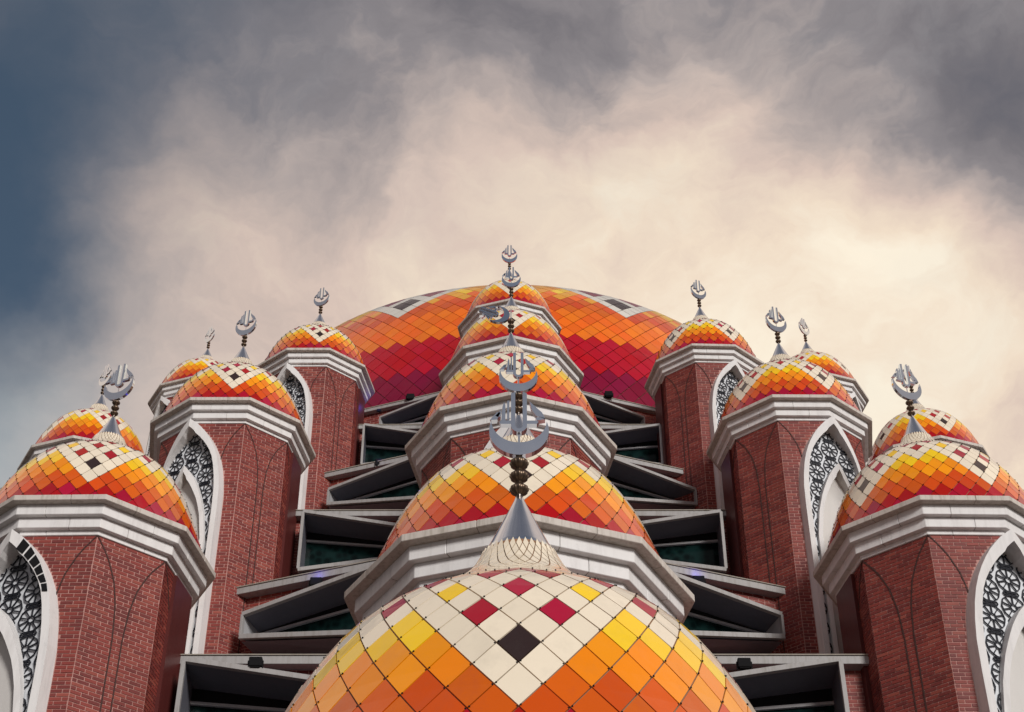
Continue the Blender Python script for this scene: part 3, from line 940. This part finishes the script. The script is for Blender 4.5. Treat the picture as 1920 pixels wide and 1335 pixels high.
# ================================================================== stepped walls with hooded windows
# (ring radius, cap height, own radius, tower azimuths, name order)
def facade_bay(rho, cap, s, az_mid, side, label, n_brick=220, off=.95):
    """half facet between a ring tower (big end) and the middle of the facet. side=+1: tower lies to the right (u>0)"""
    a = R_(az_mid)
    ap = rho * math.cos(R_(20))
    half = rho * math.sin(R_(20))
    root = link('wall_bay', None)
    root.location = (ap * U * math.sin(a), YC - ap * U * math.cos(a), cap * U + EYE)
    root.rotation_euler.z = a
    tag(root, label, 'wall', 'stepped walls with hooded windows')
    M = np.array(Matrix.Translation(root.location) @ Matrix.Rotation(a, 4, 'Z'))
    sg = side
    hl = half * U; Rm = s * U
    zlow = -2.9 * Rm if s > .95 else -2.3 * Rm
    p0 = np.array([0.0 if sg > 0 else -hl, 0.005, 0]); u = np.array([1.0, 0, 0]); n = np.array([0, -1.0, 0])
    o = .30 * Rm
    big_u, small_u = hl - off * Rm, hl - 2.52 * Rm
    zt_b, zb_b = -.17 * Rm, -.90 * Rm
    zt_s, zb_s = zt_b - .148 * 1.70 * Rm, zb_b + .165 * 1.70 * Rm
    ud = np.array([float(sg), 0, 0]); o0 = np.array([0, .005, 0.0])
    def wz(uu, za, zb): return za + (zb - za) * (uu - small_u) / (big_u - small_u)
    S_ = max(small_u, 0)
    B = lay_bricks(o0, ud, n, hl, -.07 * Rm, zlow, lambda z: (0, S_))
    B += lay_bricks(o0, ud, n, hl, -.07 * Rm, zlow, lambda z: (big_u, hl))
    Mid = lay_bricks(o0, ud, n, hl, -.07 * Rm, zlow, lambda z: (S_, big_u))
    B += [b for b in Mid if not (wz(abs(b[0]), zb_s, zb_b) - .03 < b[2] < wz(abs(b[0]), zt_s, zt_b) + .03)]
    # wall body, open behind the window box
    mb = MB()
    lo = -(cap * U + EYE)
    def q(u0, za0, zb0, u1, za1, zb1):
        mb.add([(sg * u0, .005, za0), (sg * u1, .005, za1), (sg * u1, .005, zb1), (sg * u0, .005, zb0)], [(0, 1, 2, 3)])
    su = max(small_u, .01)
    q(0, 0, lo, su, 0, lo); q(big_u, 0, lo, hl, 0, lo)
    q(su, 0, zt_s, big_u, 0, zt_b); q(su, zb_s, lo, big_u, zb_b, lo)
    mb.box((sg * hl / 2, .85, lo / 2), (hl / 2, .3, -lo / 2))
    wall = mb.obj('wall', M_MORTAR, root)
    emit_bricks(B, wall, M, n_brick)
    # coping
    mb = MB(); mb.box((sg * hl / 2, .17, -.035 * Rm), (hl / 2, .17 + .10 * Rm, .035 * Rm)); cp = mb.obj('coping', M_JAMB, root); bevel(cp, .012)
    mb = MB(); mb.box((sg * hl / 2, .2, .012), (hl / 2, .2 + .11 * Rm, .012)); mb.obj('coping_top', M_ROOF, root)
    # hooded window box
    win = link('window_box', None, root)
    back = .07 * Rm
    t = .028 * Rm
    def P(uu, y, z): return Vector((sg * uu, y, z))
    FB = [P(small_u, -o * .82, zt_s), P(big_u, -o, zt_b), P(big_u, -o, zb_b), P(small_u, -o * .82, zb_s)]
    BB = [P(small_u, back, zt_s - .01 * Rm), P(big_u, back, zt_b - .02 * Rm), P(big_u, back, zb_b + .07 * Rm), P(small_u, back, zb_s + .03 * Rm)]
    def plate(name, i, j, th_dir, mat, inset=t):
        a0, a1, b0, b1 = FB[i], FB[j], BB[i], BB[j]
        d = th_dir * inset
        m_ = MB(); m_.add([a0, a1, b1, b0, a0 + d, a1 + d, b1 + d, b0 + d], [(0, 1, 2, 3), (7, 6, 5, 4), (0, 4, 5, 1), (1, 5, 6, 2), (2, 6, 7, 3), (3, 7, 4, 0)])
        return m_.obj(name, mat, win)
    zv = Vector((0, 0, 1)); uv = Vector((sg, 0, 0))
    plate('hood', 0, 1, zv, M_SLATE); plate('base', 3, 2, -zv, M_SLATE)
    plate('jamb', 1, 2, uv, M_SLATE); plate('jamb', 0, 3, -uv, M_REVEAL)
    # pale trim round the mouth of the box
    tw = .021 * Rm
    def bar(i, j, vdir, w=tw):
        a0, a1 = FB[i], FB[j]; tv = (a1 - a0); l = tv.length; tv.normalize()
        nn_ = Vector((0, 1, 0)); v = tv.cross(nn_).normalized()
        m_ = MB(); m_.box((a0 + a1) / 2 + vdir * w * .9 + Vector((0, -.004, 0)), (l / 2 + w * .8, .022 * Rm, w), (tv, v.cross(tv), v))
        ob = m_.obj('trim', M_JAMB, win); bevel(ob, .006)
    bar(0, 1, zv); bar(3, 2, -zv, tw * 1.15); bar(1, 2, uv, tw * .8); bar(0, 3, -uv, tw * .6)
    # sloping underside of the box back to the wall
    m_ = MB(); m_.add([FB[3] - zv * t * 2.4, FB[2] - zv * t * 2.4, P(big_u, 0, zb_b - .10 * Rm), P(small_u, 0, zb_s - .06 * Rm)], [(0, 1, 2, 3)]); m_.obj('underside', M_SLATE, win)
    # glass and glazing bar
    m_ = MB(); m_.add([p + Vector((0, -.01, 0)) for p in BB], [(0, 1, 2, 3)]); gl = m_.obj('pane', M_GLASS, win)
    mid0 = BB[0] * .80 + BB[3] * .20; mid1 = BB[1] * .80 + BB[2] * .20
    tv = (mid1 - mid0); l = tv.length; tv.normalize()
    m_ = MB(); m_.box((mid0 + mid1) / 2 + Vector((0, -.05, 0)), (l / 2, .03, .012 * Rm), (tv, Vector((0, 1, 0)), tv.cross(Vector((0, 1, 0))))); m_.obj('glazing_bar', M_REVEAL, win)
    # black upper part of the glass, above the bar
    q0 = BB[0] * .82 + BB[3] * .18; q1 = BB[1] * .82 + BB[2] * .18
    m_ = MB(); m_.add([BB[0] + Vector((0, -.03, 0)), BB[1] + Vector((0, -.03, 0)), q1 + Vector((0, -.03, 0)), q0 + Vector((0, -.03, 0))], [(0, 1, 2, 3)]); m_.obj('head_panel', M_BLACK, win)
    # roof terrace behind the coping
    m_ = MB(); m_.box((sg * hl / 2, 1.5, -.06), (hl / 2, 1.3, .03)); m_.obj('terrace', M_ROOF, root)
    return root

for rho, cap, s, az, nm, of in [(11.8, 8.0, 1.244, 0, 'lowest', .84), (9.5, 11.10, 1.0, 0, 'third from the bottom', .90), (7.85, 13.50, .825, 0, 'fifth from the bottom', .95)]:
    facade_bay(rho, cap, s, az, -1, f'front-facing hooded window bay left of the middle row, {nm}', off=of)
    facade_bay(rho, cap, s, az, 1, f'front-facing hooded window bay right of the middle row, {nm}', off=of)
for rho, cap, s, nm in [(10.7, 9.62, 1.128, 'second from the bottom'), (8.65, 12.42, .911, 'fourth from the bottom'), (7.0, 14.62, .737, 'topmost under the great dome')]:
    facade_bay(rho, cap, s, -20, 1, f'slanted hooded window bay left of the middle row, {nm}')
    facade_bay(rho, cap, s, 20, -1, f'slanted hooded window bay right of the middle row, {nm}')
    if s < 1.1 or True:
        pass

# ================================================================== floodlights on the ledges
def floodlight(x, y, z, label, blue=0.0, s=.135):
    root = link('floodlight', None); root.location = (x * U, y * U, z * U + EYE)
    tag(root, label, 'lamp', 'small black floodlights on the wall ledges')
    mb = MB(); mb.box((0, 0, s * .9), (s * .95, s * .5, s * .75)); o = mb.obj('housing', M_BLACK, root); bevel(o, .02)
    for k in (-1, 1):
        mb = MB(); mb.box((k * s * 1.05, 0, s * .55), (s * .08, s * .14, s * .62)); mb.obj('bracket', M_BLACK, root)
    mb = MB(); mb.box((0, .0, s * .04), (s * .7, s * .4, s * .05)); mb.obj('foot', M_BLACK, root)
    mb = MB(); mb.box((0, s * .2, s * 1.68), (s * .8, s * .25, s * .03)); mb.obj('lens', M_LENS if blue else M_BLACK, root)
    if blue:
        ld = bpy.data.lights.new('flood_beam', 'POINT'); ld.energy = blue; ld.color = (.12, .10, 1.0); ld.shadow_soft_size = .08
        lo = link('flood_beam', ld, root); lo.location = (0, -.12, s * 2.1)
for a in [(-2.04, 15.41, 9.43, 'small black floodlight on the second ledge, left of the middle row', 1.2), (-2.35, 14.04, 7.73, 'small black floodlight on the lowest ledge, left side', 0),
          (-1.63, 17.38, 12.36, 'small black floodlight on the fourth ledge, left of the middle row', 1.0), (-1.41, 18.93, 14.6, 'small black floodlight on the top ledge against the crimson tiles, left', 0, .12),
          (1.34, 18.87, 14.6, 'small black floodlight on the top ledge against the crimson tiles, right', 0, .12), (1.58, 17.38, 12.36, 'small black floodlight on the fourth ledge, right of the middle row', 1.0),
          (1.94, 15.38, 9.43, 'small black floodlight on the second ledge, right of the middle row', 1.2), (2.13, 14.06, 7.73, 'small black floodlight on the lowest ledge, right side', 0),
          (-1.78, 18.35, 13.95, 'floodlight glowing violet on the brick left of the middle row, top ledge', 1.5, .06)]:
    floodlight(*a)
